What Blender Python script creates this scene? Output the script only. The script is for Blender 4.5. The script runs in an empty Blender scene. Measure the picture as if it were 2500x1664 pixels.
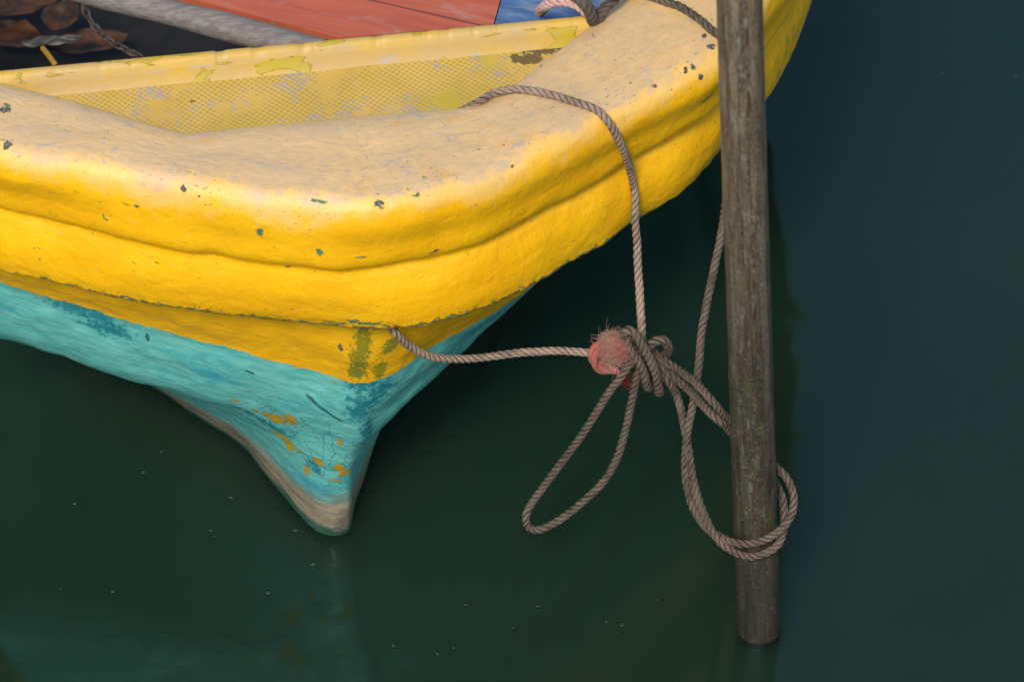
import bpy, math, random
import numpy as np
from mathutils import Vector, noise as mn
random.seed(7); rng = np.random.default_rng(7)
C = bpy.context.scene.collection

# ------------------------------------------------------------------ camera, sky, sun
PITCH, DIST, TZ = math.radians(43), 6.0, 0.30
F_PX = 1800 * DIST                       # focal length in photo pixels (2500 wide)
CAM = np.array([0, -DIST*math.cos(PITCH), TZ + DIST*math.sin(PITCH)])
FW = np.array([0, math.cos(PITCH), -math.sin(PITCH)]); RT = np.array([1., 0, 0]); UP = np.cross(RT, FW)
cd = bpy.data.cameras.new('camera'); cam = bpy.data.objects.new('camera', cd); C.objects.link(cam)
cam.location = CAM; cam.rotation_euler = (math.pi/2 - PITCH, 0, 0)
cd.sensor_width = 36; cd.lens = 36 * F_PX / 2500; cd.clip_end = 3000; cd.clip_start = .1
cd.dof.use_dof = True; cd.dof.focus_distance = 5.90; cd.dof.aperture_fstop = 4.8
bpy.context.scene.camera = cam

SUN_DIR = Vector((-0.18, -0.66, 0.76)).normalized()        # towards the sun
sun_el = math.asin(SUN_DIR.z); sun_az = math.atan2(SUN_DIR.x, SUN_DIR.y)
w = bpy.data.worlds.new('World'); bpy.context.scene.world = w; w.use_nodes = True
nt = w.node_tree; bg = nt.nodes['Background']
sky = nt.nodes.new('ShaderNodeTexSky'); sky.sky_type = 'NISHITA'; sky.sun_disc = False
sky.sun_elevation = sun_el; sky.sun_rotation = sun_az; sky.dust_density = .6; sky.air_density = 1.2; sky.ozone_density = .3
nt.links.new(sky.outputs[0], bg.inputs[0]); bg.inputs[1].default_value = 0.15
sl = bpy.data.lights.new('sun', 'SUN'); sl.energy = 3.3; sl.angle = math.radians(14); sl.color = (1, .94, .84)
so = bpy.data.objects.new('sun', sl); C.objects.link(so); so.rotation_euler = SUN_DIR.to_track_quat('Z', 'Y').to_euler()
vs = bpy.context.scene.view_settings; vs.view_transform = 'Standard'; vs.look = 'None'; vs.exposure = 0; vs.gamma = 1
bpy.context.scene.cycles.max_bounces = 8

# ------------------------------------------------------------------ helpers: places
def ray(x, y): return FW + RT*(x-1250)/F_PX + UP*(832-y)/F_PX
def Zp(x, y, z): d = ray(x, y); return CAM + d*(z-CAM[2])/d[2]       # point at height z
def Yp(x, y, Y): d = ray(x, y); return CAM + d*(Y-CAM[1])/d[1]       # point at plan depth Y
def project(P):
    q = np.asarray(P) - CAM; dz = q@FW
    return np.stack([1250 + F_PX*(q@RT)/dz, 832 - F_PX*(q@UP)/dz], -1), dz

# ------------------------------------------------------------------ helpers: objects
def tag(o, label=None, cat=None, group=None, kind=None):
    if label: o['label'] = label
    if cat: o['category'] = cat
    if group: o['group'] = group
    if kind: o['kind'] = kind
    return o
def empty(name, loc=(0, 0, 0)):
    o = bpy.data.objects.new(name, None); C.objects.link(o); o.location = loc; o.empty_display_size = .05; return o
def mesh(name, V, Fc, mat, parent=None, uv=None, attrs=None, smooth=True, mats=None):
    me = bpy.data.meshes.new(name); V = np.asarray(V, float)
    if parent is not None: V = V - np.array(parent.location)
    me.from_pydata(V.tolist(), [], [tuple(map(int, f)) for f in Fc]); 
    if uv is not None:
        l = me.uv_layers.new(name='UVMap'); li = np.zeros(len(me.loops), np.int32); me.loops.foreach_get('vertex_index', li)
        l.data.foreach_set('uv', np.asarray(uv, np.float32)[li].ravel())
    for k, a in (attrs or {}).items():
        at = me.attributes.new(k, 'FLOAT', 'POINT'); at.data.foreach_set('value', np.asarray(a, np.float32))
    me.update()
    if smooth: me.polygons.foreach_set('use_smooth', [True]*len(me.polygons))
    for m_ in (mats or [mat]): me.materials.append(m_)
    o = bpy.data.objects.new(name, me); C.objects.link(o)
    if parent is not None: o.parent = parent
    return o
def grid_faces(nr, nc, closed=False, off=0):
    r, c = np.meshgrid(np.arange(nr-1), np.arange(nc if closed else nc-1), indexing='ij')
    r = r.ravel(); c = c.ravel(); c2 = (c+1) % nc
    return np.stack([r*nc+c, r*nc+c2, (r+1)*nc+c2, (r+1)*nc+c], -1) + off
def fbm(P, scale, octv=4, seed=0.):
    s = Vector((seed, seed*1.7, -seed)); return np.array([mn.fractal(Vector(p)*scale + s, .6, 2.1, octv) for p in P])
def crom(P, n_or_step, step=False):
    """smooth open curve through the points"""
    P = np.asarray(P, float); Q = np.vstack([2*P[0]-P[1], P, 2*P[-1]-P[-2]]); out = []
    for i in range(1, len(Q)-2):
        k = max(2, int(np.linalg.norm(Q[i+1]-Q[i])/n_or_step)) if step else n_or_step
        t = np.linspace(0, 1, k, endpoint=False)[:, None]; a, b, c, d = Q[i-1], Q[i], Q[i+1], Q[i+2]
        out.append(.5*((2*b)+(-a+c)*t+(2*a-5*b+4*c-d)*t*t+(-a+3*b-3*c+d)*t**3))
    out.append(P[-1:]); return np.vstack(out)

# ------------------------------------------------------------------ helpers: materials
class M:
    def __init__(s, name):
        s.m = bpy.data.materials.new(name); s.m.use_nodes = True; s.t = s.m.node_tree; s.b = s.t.nodes['Principled BSDF']
    def n(s, typ, ins=None, out=0, **props):
        nd = s.t.nodes.new('ShaderNode'+typ)
        for k, v in props.items(): setattr(nd, k, v)
        for k, v in (ins or {}).items(): s.set(nd.inputs[k], v)
        return nd.outputs[out]
    def set(s, sock, v):
        if isinstance(v, bpy.types.NodeSocket): s.t.links.new(v, sock)
        elif isinstance(v, (tuple, list)) and len(v) == 3 and sock.type == 'RGBA': sock.default_value = (*v, 1)
        else: sock.default_value = v
    def math(s, op, a, b=0., c=0., clamp=False): return s.n('Math', {0: a, 1: b, 2: c}, operation=op, use_clamp=clamp)
    def uv(s, sx=1., sy=1., rot=0.): return s.n('Mapping', {0: s.n('UVMap'), 'Scale': (sx, sy, 1), 'Rotation': (0, 0, rot)})
    def pos(s, sx=1., sy=1., sz=1.): return s.n('Mapping', {0: s.n('TexCoord', out=3), 'Scale': (sx, sy, sz)})
    def noise(s, vec, scale, det=4., rough=.55, dist=0., out=0): return s.n('TexNoise', {'Vector': vec, 'Scale': scale, 'Detail': det, 'Roughness': rough, 'Distortion': dist}, out=out)
    def voro(s, vec, scale, feat='F1', out=0, rnd=1.): return s.n('TexVoronoi', {'Vector': vec, 'Scale': scale, 'Randomness': rnd}, out=out, feature=feat)
    def rng(s, v, a, b, c=0., d=1., smooth=True): return s.n('MapRange', {0: v, 1: a, 2: b, 3: c, 4: d}, interpolation_type='SMOOTHSTEP' if smooth else 'LINEAR')
    def mix(s, f, a, b): 
        nd = s.t.nodes.new('ShaderNodeMix'); nd.data_type = 'RGBA'
        s.set(nd.inputs[0], f); s.set(nd.inputs[6], a); s.set(nd.inputs[7], b); return nd.outputs[2]
    def attr(s, k): return s.n('Attribute', out=2, attribute_name=k)
    def sep(s, v, i): return s.n('SeparateXYZ', {0: v}, out=i)
    def mul(s, *a):
        r = a[0]
        for x in a[1:]: r = s.math('MULTIPLY', r, x)
        return r
    def add(s, *a):
        r = a[0]
        for x in a[1:]: r = s.math('ADD', r, x)
        return r
    def bump(s, h, dist, strength=1., prev=None):
        ins = {'Height': h, 'Distance': dist, 'Strength': strength}
        if prev is not None: ins['Normal'] = prev
        return s.n('Bump', ins)
    def fin(s, col, rough=.5, nrm=None, **kw):
        s.set(s.b.inputs['Base Color'], col); s.set(s.b.inputs['Roughness'], rough)
        if nrm is not None: s.set(s.b.inputs['Normal'], nrm)
        for k, v in kw.items(): s.set(s.b.inputs[k.replace('_', ' ')], v)
        return s.m

def srgb(r, g, b):
    f = lambda c: c/12.92 if c <= .04045 else ((c+.055)/1.055)**2.4
    return (f(r/255), f(g/255), f(b/255))

# ---- painted gunwale: glossy brushed yellow, faded top with sky sheen painted in, chips along the edges
def mat_rim():
    m = M('yellow gunwale paint'); uv = m.uv(); v = m.sep(uv, 1)
    big = m.noise(uv, 7, 3); mid = m.noise(uv, 38, 5, .6, .4)
    strk = m.noise(m.uv(30, 90), 1.6, 5, .6, .8)          # brush marks running along the rim (deck)
    strv = m.noise(m.uv(85, 26, .25), 1.5, 5, .62, 1.0)   # brush marks running down the face
    yel = m.mix(m.rng(big, .35, .65), (.90, .43, .001), (.96, .49, .002))
    yel = m.mix(m.rng(mid, .52, .75, 0, .35), yel, (.85, .36, .003))
    pale = m.mix(m.rng(big, .35, .65), (.64, .42, .215), (.72, .455, .20))  # pale deck tones: sky glare on the gloss put into the colour
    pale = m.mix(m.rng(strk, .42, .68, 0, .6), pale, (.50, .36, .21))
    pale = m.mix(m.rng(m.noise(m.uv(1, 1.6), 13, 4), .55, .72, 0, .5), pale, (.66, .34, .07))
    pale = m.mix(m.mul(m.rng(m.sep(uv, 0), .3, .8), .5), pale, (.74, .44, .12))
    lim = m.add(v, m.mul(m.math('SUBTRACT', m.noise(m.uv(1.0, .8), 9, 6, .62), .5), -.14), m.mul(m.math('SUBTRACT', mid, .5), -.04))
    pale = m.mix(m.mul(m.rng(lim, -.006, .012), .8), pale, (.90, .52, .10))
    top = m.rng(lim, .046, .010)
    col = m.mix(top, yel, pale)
    # thin mauve grey scuffs where the top coat has worn through
    sc = m.mul(m.rng(m.noise(m.uv(34, 70), 1.7, 6, .74, 1.2), .56, .62), m.rng(m.noise(uv, 9, 3), .40, .60), m.rng(v, .02, -.01))
    col = m.mix(m.mul(sc, .65), col, (.38, .34, .32))
    sc2 = m.mul(m.rng(m.noise(m.uv(16, 26), 1.7, 5, .66, .8), .62, .65), m.rng(v, .02, -.01))
    col = m.mix(m.mul(sc2, .6), col, (.36, .34, .33))
    # pale scrapes on the faces
    scr = m.mul(m.rng(m.noise(m.uv(30, 55), 2.2, 5, .7, .5), .645, .70), m.rng(v, .0, .02))
    col = m.mix(m.mul(scr, .55), col, (.72, .52, .30))
    # green undercoat: flecks on the shoulder line, chips along the lower edge
    ns = m.noise(m.uv(60, 130), 1.6, 6, .7, .5)
    near1 = m.rng(m.math('ABSOLUTE', m.add(v, .008)), .016, 0)
    g1 = m.mul(m.rng(m.add(ns, m.mul(near1, .115)), .71, .73), m.rng(m.noise(uv, 11, 2), .44, .56))
    col = m.mix(m.mul(g1, .9), col, (.05, .26, .13))
    nb = m.attr('low'); n3 = m.noise(m.uv(75, 90), 1.3, 7, .72, .6); n3b = m.noise(uv, 26, 4)
    g2 = m.rng(m.add(n3, m.mul(nb, .31), m.mul(m.math('SUBTRACT', n3b, .5), .35)), .735, .76)
    gcol = m.mix(m.rng(m.noise(uv, 60, 2), .42, .58), (.035, .17, .075), (.16, .12, .035))
    gcol = m.mix(m.rng(m.noise(uv, 75, 2), .6, .64), gcol, (.45, .40, .30))
    col = m.mix(m.mul(g2, .92), col, gcol)
    rr = m.rng(m.add(m.noise(m.uv(50, 80), 1.2, 6, .7, .4), m.mul(m.attr('groove'), .13)), .735, .75)
    col = m.mix(m.mul(rr, .75), col, (.30, .10, .02))
    # moss film low on the right hand side
    ms = m.mul(m.rng(m.noise(m.uv(40, 22), 1.3, 5, .7), .45, .7), m.attr('moss'))
    col = m.mix(ms, col, (.22, .30, .03))
    # knocked-off chips
    ce = m.add(m.attr('chip'), m.mul(m.math('SUBTRACT', m.noise(m.uv(1, 1.5), 105, 6, .78, .6), .5), 2.3))
    rnd = m.add(m.mul(m.rng(m.noise(m.uv(36, 60, .3), 1.6, 6, .72, .7), .655, .67), m.rng(m.noise(uv, 10, 2), .42, .55)), m.mul(m.rng(m.noise(m.uv(120, 170, .2), 1.6, 5, .72, .5), .64, .655), m.rng(m.noise(uv, 14, 3), .46, .58))); ce = m.add(ce, rnd)
    ck = m.rng(ce, .52, .56)
    cc = m.mix(m.rng(m.attr('chiptone'), .3, .7), (.055, .065, .060), (.06, .19, .075))
    cc = m.mix(m.rng(m.noise(uv, 200, 3), .5, .6), cc, (.25, .22, .16))
    col = m.mix(ck, col, cc)
    # relief
    h = m.bump(m.mul(m.math('SUBTRACT', 1., m.rng(m.voro(uv, 95), .04, .12)), m.rng(m.noise(uv, 14, 2), .48, .6)), .0005, .7)
    h = m.bump(m.mix(m.rng(v, -.01, .02), strk, strv), .0011, .7, h)
    h = m.bump(m.noise(uv, 60, 3, .5, 1.8), .0011, .6, h)
    h = m.bump(m.noise(m.uv(1, 1.5), 20, 2, .45, .8), .0035, .55, h)
    h = m.bump(ck, -.0012, 1., h); h = m.bump(g2, -.0012, 1., h)
    rgh = m.mix(top, (.28, .28, .28), (.42, .42, .42)); rgh = m.add(rgh, m.mul(mid, .16), m.mul(g2, .3), m.mul(ck, .3))
    return m.fin(col, rgh, h, Specular_IOR_Level=.5)

# ---- hull: ochre-yellow top band, turquoise below, slime at the waterline
def mat_hull():
    m = M('hull paint'); uv = m.uv(); b = m.attr('bz'); z = m.attr('hz')
    rag = m.mul(m.math('SUBTRACT', m.noise(uv, 60, 6, .7), .5), .018)
    fib = m.noise(m.uv(10, 70), 1.7, 6, .66, .7); fib2 = m.noise(m.uv(22, 150), 1.6, 5, .7, .4)
    yel = m.mix(m.rng(fib, .4, .65), (.80, .41, .001), (.74, .34, .001))
    yel = m.mix(m.mul(m.rng(fib2, .60, .7), .5), yel, (.40, .33, .01))
    tq = m.mix(m.rng(fib, .36, .66), (.080, .36, .325), (.15, .44, .385))
    tq = m.mix(m.rng(m.noise(m.uv(1, 2.2), 7, 5, .6), .50, .72, 0, .95), tq, (.012, .24, .30))
    tq = m.mix(m.mul(m.rng(fib2, .57, .68), .38), tq, (.05, .25, .25))
    tq = m.mix(m.mul(m.rng(m.noise(m.uv(14, 34), 1.7, 6, .7), .62, .70), .6), tq, (.33, .40, .31))
    dk = m.attr('deepteal'); dn = m.noise(uv, 90, 6, .75)
    tq = m.mix(m.mul(m.rng(m.add(dk, m.mul(m.math('SUBTRACT', dn, .5), 1.3)), .35, .6), .9), tq, (.003, .15, .18))
    # cracked paint near the nose
    wv = m.n('VectorMath', {0: uv, 1: m.n('VectorMath', {0: m.noise(uv, 40, 3, out=1), 1: (.022, .022, 0)}, operation='MULTIPLY')}, operation='ADD')
    cr = m.mul(m.rng(m.voro(wv, 42, 'DISTANCE_TO_EDGE'), .035, .008), m.rng(m.add(m.attr('crack'), m.math('SUBTRACT', m.noise(uv, 30, 3), .5)), .35, .6))
    tq = m.mix(m.mul(cr, .5), tq, (.02, .12, .12))
    up = m.rng(m.add(b, rag), -.0012, .0012)
    col = m.mix(up, tq, yel)
    gs = m.mul(m.rng(m.add(m.attr('stemgreen'), m.mul(m.math('SUBTRACT', m.noise(m.uv(95, 55), 1.6, 7, .8), .5), 3.4)), .50, .62), up)
    col = m.mix(m.mul(gs, .8), col, m.mix(m.rng(m.noise(uv, 50, 3), .45, .6), (.14, .16, .006), (.03, .15, .03)))
    oc = m.rng(m.add(m.attr('ochre'), m.mul(m.math('SUBTRACT', m.noise(m.uv(1, 1.6), 75, 5, .7), .5), 1.9)), .62, .66)
    col = m.mix(oc, col, (.42, .24, .012))
    sl = m.rng(m.add(m.attr('slit'), m.mul(m.math('SUBTRACT', m.noise(uv, 160, 4, .7), .5), .9)), .45, .6)
    col = m.mix(m.mul(sl, .85), col, (.008, .09, .09))
    # tan slime band left by the water
    zz = m.add(z, m.mul(m.math('SUBTRACT', m.noise(m.uv(12, 30), 1, 5, .65), .5), .05))
    tan = m.mix(m.rng(m.noise(m.uv(4, 34), 1.6, 5, .6), .42, .62), (.30, .215, .135), (.17, .115, .07))
    col = m.mix(m.mul(m.rng(zz, .105, .050), .92), col, tan)
    col = m.mix(m.rng(zz, .024, .012), col, (.04, .10, .07))
    h = m.bump(fib2, .0006, .7); h = m.bump(m.noise(m.uv(20, 50), 1.4, 4, .55, 1.), .0013, .7, h)
    h = m.bump(m.noise(uv, 20, 3), .005, .6, h); h = m.bump(cr, -.0007, .8, h); h = m.bump(oc, -.0012, 1, h); h = m.bump(sl, -.002, 1, h)
    rgh = m.add(m.rng(zz, .09, .02, .46, .25), m.mul(fib, .1))
    return m.fin(col, rgh, h, Specular_IOR_Level=.45)

# ---- fibreglass foredeck with the weave showing through the paint
def mat_foredeck():
    m = M('woven fibreglass foredeck'); uv = m.uv(); 
    wob = m.n('VectorMath', {0: uv, 1: m.n('VectorMath', {0: m.noise(uv, 25, 2, out=1), 1: (.006, .006, 0)}, operation='MULTIPLY')}, operation='ADD')
    x = m.mul(m.sep(wob, 0), 2*math.pi/.0090); y = m.mul(m.sep(wob, 1), 2*math.pi/.0090)
    a = m.math('SINE', m.add(x, y)); b = m.math('SINE', m.math('SUBTRACT', x, y))
    wv = m.rng(m.mul(m.add(a, b), .25), -.36, .36)
    flat = m.rng(m.noise(uv, 14, 5, .65), .50, .62)
    wv = m.math('MAXIMUM', wv, m.mul(flat, .75))
    base = m.mix(m.rng(m.noise(uv, 9, 4), .4, .62), (.66, .41, .10), (.58, .36, .065))
    gap = m.mix(m.rng(m.noise(uv, 14, 4), .42, .6), (.38, .29, .018), (.30, .26, .14))
    col = m.mix(m.rng(wv, .42, .08, 0, .75), base, gap)
    gr = m.mul(m.rng(m.noise(m.uv(1, 1), 15, 6, .68, .5), .53, .62), m.rng(m.noise(uv, 110, 3), .4, .58))
    col = m.mix(m.mul(gr, .75), col, (.36, .32, .30))
    ol = m.rng(m.noise(uv, 7, 4, .6), .52, .66); col = m.mix(m.mul(ol, .55), col, (.45, .36, .012))
    dk = m.rng(m.add(m.attr('dark'), m.mul(m.math('SUBTRACT', m.noise(uv, 75, 6, .75), .5), 2.)), .58, .66)
    col = m.mix(m.mul(dk, .9), col, (.10, .065, .03))
    h = m.bump(wv, .0008, .7); h = m.bump(m.noise(uv, 60, 4), .0012, .6, h)
    return m.fin(col, .45, h)

def mat_coaming():
    m = M('coaming paint'); uv = m.uv()
    col = m.mix(m.rng(m.noise(uv, 9, 4), .38, .62), (.52, .33, .10), (.58, .35, .05))
    ol = m.rng(m.noise(m.uv(1, 1.3), 13, 5, .55, .6), .60, .615); col = m.mix(m.mul(ol, .85), col, (.46, .34, .010))
    gr = m.rng(m.noise(m.uv(1, 1.5), 17, 5, .7, .5), .60, .64); col = m.mix(m.mul(gr, .75), col, (.42, .34, .26))
    rd = m.rng(m.noise(m.uv(1, 2), 42, 5, .7), .695, .71); col = m.mix(m.mul(rd, .8), col, (.22, .09, .02))
    h = m.bump(m.noise(uv, 45, 5), .0015, .7); h = m.bump(ol, -.0012, 1, h)
    return m.fin(col, .48, h)

def mat_pole():
    m = M('weathered mooring pole'); uv = m.uv(); v = m.sep(uv, 1); u = m.sep(uv, 0)
    st = m.noise(m.uv(115, 7), 1., 6, .7, .4); st2 = m.noise(m.uv(210, 16), 1., 6, .75, .3); gr = m.noise(m.uv(420, 130), 1., 5, .8)
    blot = m.noise(m.uv(26, 9), 1., 5, .65, .6)
    rg = m.mul(m.rng(m.noise(m.uv(60, 460), 1., 4, .65, .8), .57, .66), m.rng(m.noise(m.uv(46, 20), 1, 4, .6), .45, .6))
    low_shade = m.rng(m.add(v, m.mul(m.math('SUBTRACT', blot, .5), .7)), 1.05, .45)  # lower pole darker: pier shade painted into the colour, besides algae
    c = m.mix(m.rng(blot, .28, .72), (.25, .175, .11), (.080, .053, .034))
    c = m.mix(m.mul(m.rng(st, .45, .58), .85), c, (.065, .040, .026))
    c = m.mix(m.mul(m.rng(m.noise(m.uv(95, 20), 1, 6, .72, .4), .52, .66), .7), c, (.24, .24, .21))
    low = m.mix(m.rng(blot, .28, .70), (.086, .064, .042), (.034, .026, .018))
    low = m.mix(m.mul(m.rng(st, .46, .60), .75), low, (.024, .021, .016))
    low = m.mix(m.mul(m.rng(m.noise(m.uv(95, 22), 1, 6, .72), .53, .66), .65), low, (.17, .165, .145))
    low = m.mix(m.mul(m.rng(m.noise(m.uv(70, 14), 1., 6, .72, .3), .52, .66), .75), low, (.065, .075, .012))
    c = m.mix(low_shade, c, low)
    c = m.mix(m.mul(m.rng(st2, .48, .62), .65), c, m.mix(.5, (.03, .02, .012), c))
    c = m.mix(m.mul(m.rng(gr, .50, .64), m.math('SUBTRACT', .45, m.mul(low_shade, .28))), c, (.34, .28, .19))
    c = m.mix(m.mul(m.rng(gr, .46, .36), .5), c, (.03, .022, .014))
    c = m.mix(m.mul(rg, .42), c, (.36, .30, .21))
    seam = m.rng(m.math('ABSOLUTE', m.math('SUBTRACT', u, m.add(.0015, m.mul(m.noise(m.uv(0, 9), 3), .012)))), .0030, .0014)
    c = m.mix(m.mul(seam, m.rng(m.noise(m.uv(10, 40), 1, 4, .7), .44, .56), .85), c, (.050, .026, .018))
    lg = m.noise(m.uv(48, 2.4), 1., 5, .6, .3)
    c = m.mix(m.mul(m.rng(lg, .54, .64), .72), c, m.mix(low_shade, (.050, .032, .021), (.020, .017, .012)))
    c = m.mix(m.mul(m.rng(lg, .46, .38), m.rng(gr, .35, .6), .45), c, m.mix(low_shade, (.40, .31, .21), (.16, .145, .11)))
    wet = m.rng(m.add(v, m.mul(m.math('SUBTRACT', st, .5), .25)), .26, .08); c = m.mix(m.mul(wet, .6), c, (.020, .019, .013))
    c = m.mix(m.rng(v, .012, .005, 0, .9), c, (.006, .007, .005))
    h = m.bump(st2, .0012, .8); h = m.bump(gr, .0006, .8, h); h = m.bump(blot, .003, .4, h)
    return m.fin(c, m.rng(v, .05, .0, .55, .2), h, Specular_IOR_Level=.35)

def mat_rope(name, c1, c2, c3, dirt=.4):
    m = M(name); uv = m.uv(); ob = m.pos()
    yarn = m.math('SINE', m.mul(m.add(m.mul(m.sep(uv, 1), 2*math.pi*7), m.mul(m.sep(uv, 0), 2*math.pi/.012)), 1.))
    fin = m.noise(m.uv(110, 14), 1.2, 5, .7)
    col = m.mix(m.rng(m.noise(ob, 26, 4), .4, .62), c1, c2)
    col = m.mix(m.mul(m.rng(fin, .45, .7), .5), col, c3)
    col = m.mix(m.mul(m.rng(m.noise(ob, 75, 5, .7), .5, .66), dirt), col, (.045, .036, .018))
    col = m.mix(m.mul(m.rng(m.noise(ob, 33, 2), .70, .72), .5), col, (.05, .17, .12))
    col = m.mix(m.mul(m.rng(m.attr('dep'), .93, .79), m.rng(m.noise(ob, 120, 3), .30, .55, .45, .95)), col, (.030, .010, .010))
    h = m.bump(m.add(m.mul(yarn, .5), fin), .0007, .8); h = m.bump(m.noise(ob, 480, 3), .0006, .6, h)
    return m.fin(col, .82, h, Specular_IOR_Level=.25)

def mat_simple(name, c1, c2, scale=20, rough=.6, bump=.001, sx=1, sy=1, sz=1, **kw):
    m = M(name); p = m.pos(sx, sy, sz); n_ = m.noise(p, scale, 6, .65, .3)
    return m.fin(m.mix(m.rng(n_, .38, .62), c1, c2), rough, m.bump(n_, bump, .8), **kw)

def mat_water():
    m = M('sheltered green harbour water'); p = m.pos()
    col = m.mix(m.rng(m.noise(p, 1.4, 3), .35, .65), (.0100, .0255, .0140), (.0120, .0285, .0160))
    h = m.bump(m.noise(m.pos(1, .8, 1), 9.0, 2, .4), .0030, .55); h = m.bump(m.noise(m.pos(1.0, .7, 1), 24, 2, .4), .0005, .35, h)
    return m.fin(col, .045, h, IOR=1.47, Specular_IOR_Level=.5, Specular_Tint=(.5, 1., .97, 1.), Subsurface_Weight=1., Subsurface_Radius=(.5, .7, .6), Subsurface_Scale=1.)

RIM, HULL, FORE, COAM, POLE = mat_rim(), mat_hull(), mat_foredeck(), mat_coaming(), mat_pole()
ROPE_A = mat_rope('sunlit tan rope', (.36, .25, .18), (.27, .19, .135), (.46, .34, .26), .3)
ROPE_C = mat_rope('weathered shade-darkened brown rope', (.150, .108, .080), (.100, .076, .054), (.23, .165, .13), .5)  # darker than the tan rope: pier shade put into its colour
ROPE_P = mat_rope('faded pink rope', (.60, .32, .28), (.52, .40, .34), (.70, .45, .40), .1)
ROPE_D = mat_rope('dark grey rope', (.075, .060, .045), (.11, .085, .065), (.15, .12, .09), .4)
WATER = mat_water()

# ------------------------------------------------------------------ boat lines
AX0 = np.array([-.222, -.032]); AXD = np.array([math.cos(math.radians(99.5)), math.sin(math.radians(99.5))]); AXN = np.array([AXD[1], -AXD[0]])
CEN = AX0 + AXD*.62
def mirror(p): r = np.asarray(p) - AX0; return AX0 + AXD*(r@AXD) - AXN*(r@AXN)
class Rail:
    """closed plan curve round the boat, radius and height as functions of the angle about CEN"""
    def __init__(s, pts):
        ang = lambda p: np.mod(np.arctan2((np.array(p[:2])-CEN)@AXN, -((np.array(p[:2])-CEN)@AXD)) + math.pi, 2*math.pi)
        ms = [ang(p) for p in pts if not (len(p) > 3)]; lo, hi = min(ms)-.07, max(ms)+.07
        pts = [p for p in pts if len(p) < 4 or not lo < ang(p) < hi]
        P = np.array([(p[0], p[1], p[2]) for p in pts]); d = P[:, :2] - CEN
        th = np.mod(np.arctan2(d@AXN, -(d@AXD)) + math.pi, 2*math.pi); r = np.hypot(d[:, 0], d[:, 1])
        o = np.argsort(th); th, r, z = th[o], r[o], P[o, 2]
        s.th = np.concatenate([th-2*math.pi, th, th+2*math.pi]); s.r = np.tile(r, 3); s.z = np.tile(z, 3)
        s.mr = s.tan(s.r); s.mz = s.tan(s.z)
    def tan(s, y):
        dx = np.diff(s.th); dy = np.diff(y)/dx; m = np.zeros_like(y)
        m[1:-1] = (dy[:-1]*dx[1:] + dy[1:]*dx[:-1])/(dx[1:]+dx[:-1]); return m
    def ev(s, t, y, m):
        i = np.clip(np.searchsorted(s.th, t)-1, 0, len(s.th)-2); h = s.th[i+1]-s.th[i]; q = (t-s.th[i])/h
        return ((2*q**3-3*q**2+1)*y[i] + (q**3-2*q*q+q)*h*m[i] + (-2*q**3+3*q*q)*y[i+1] + (q**3-q*q)*h*m[i+1])
    def R(s, t): return s.ev(t, s.r, s.mr)
    def Z(s, t): return s.ev(t, s.z, s.mz)
def to_xyz(t, r, z):
    a = t - math.pi; d = -np.cos(a)[..., None]*AXD + np.sin(a)[..., None]*AXN
    return np.concatenate([CEN + d*r[..., None], np.asarray(z)[..., None]+0*r[..., None]], -1)
def px(l, z): return [tuple(Zp(a[0], a[1], a[2] if len(a) > 2 else z)) for a in l]
def ext(l, z, dz=0):            # right-hand points beyond the picture, mirrored to the left
    out = []
    for i, p in enumerate(l):
        zz = z + dz*i; out.append((p[0], p[1], zz, 1)); q = mirror(p); out.append((q[0], q[1], zz, 1))
    return out
STERN = [(.34, 1.8), (.18, 2.6), (.02, 3.15), (-.25, 3.42), (-.60, 3.45)]
OUT = [(.370, .29), (.402, .42), (.436, .58), (.458, .78), (.45, 1.2)] + STERN
R1 = Rail(px([(0, 370), (200, 403), (400, 440), (620, 478), (790, 497), (900, 500), (990, 488), (1090, 460), (1200, 425), (1320, 370), (1450, 298), (1560, 243), (1680, 180), (1745, 140), (1860, 0)], .725) + ext(OUT, .725)[0::1] )
R2 = Rail(px([(0, 505), (150, 540), (320, 590), (430, 612), (560, 628), (700, 655), (790, 663), (900, 655), (1010, 636), (1130, 606), (1240, 558), (1330, 508), (1450, 440), (1530, 392), (1620, 345), (1700, 294), (1750, 250), (1861, 107)], .603) + ext(OUT, .603))
R4 = Rail(px([(0, 666), (150, 698), (300, 733), (440, 757), (600, 776), (760, 793), (870, 803), (960, 806), (1050, 795), (1150, 763), (1290, 703), (1380, 650), (1476, 595), (1557, 536), (1645, 486), (1706, 426), (1750, 371), (1865, 253), (1928, 145), (1951, 77)], .495) + ext(OUT, .495))
INN = [(.22, .31), (.27, .45), (.305, .65), (.31, .9), (.29, 1.25), (.19, 1.8), (.04, 2.55), (-.10, 3.03), (-.32, 3.28), (-.60, 3.31)]
RI = Rail(px([(-160, 150), (-80, 170), (0, 190), (150, 230), (300, 274), (400, 302), (435, 312), (455, 316), (480, 314), (530, 309), (650, 299), (800, 284), (1000, 263), (1120, 252), (1180, 238), (1240, 207), (1330, 140), (1420, 68), (1504, 0)], .73) + ext(INN, .73))
B = Rail(px([(0, 687, .40), (126, 726, .395), (275, 772, .385), (470, 827, .37), (631, 871, .36), (804, 917, .345), (857, 935, .34), (905, 930, .34), (963, 908, .35), (1059, 846, .365), (1167, 785, .385)], 0) + ext([(.14, .14), (.26, .30), (.34, .50), (.375, .78), (.36, 1.2), (.26, 1.8), (.10, 2.6), (-.05, 3.08), (-.3, 3.34), (-.6, 3.37)], .40))
CHEXT = [(.12, .22), (.20, .36), (.27, .58), (.30, .85), (.28, 1.2), (.2, 1.8), (.04, 2.6), (-.10, 3.0), (-.32, 3.27), (-.6, 3.3)]
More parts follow.
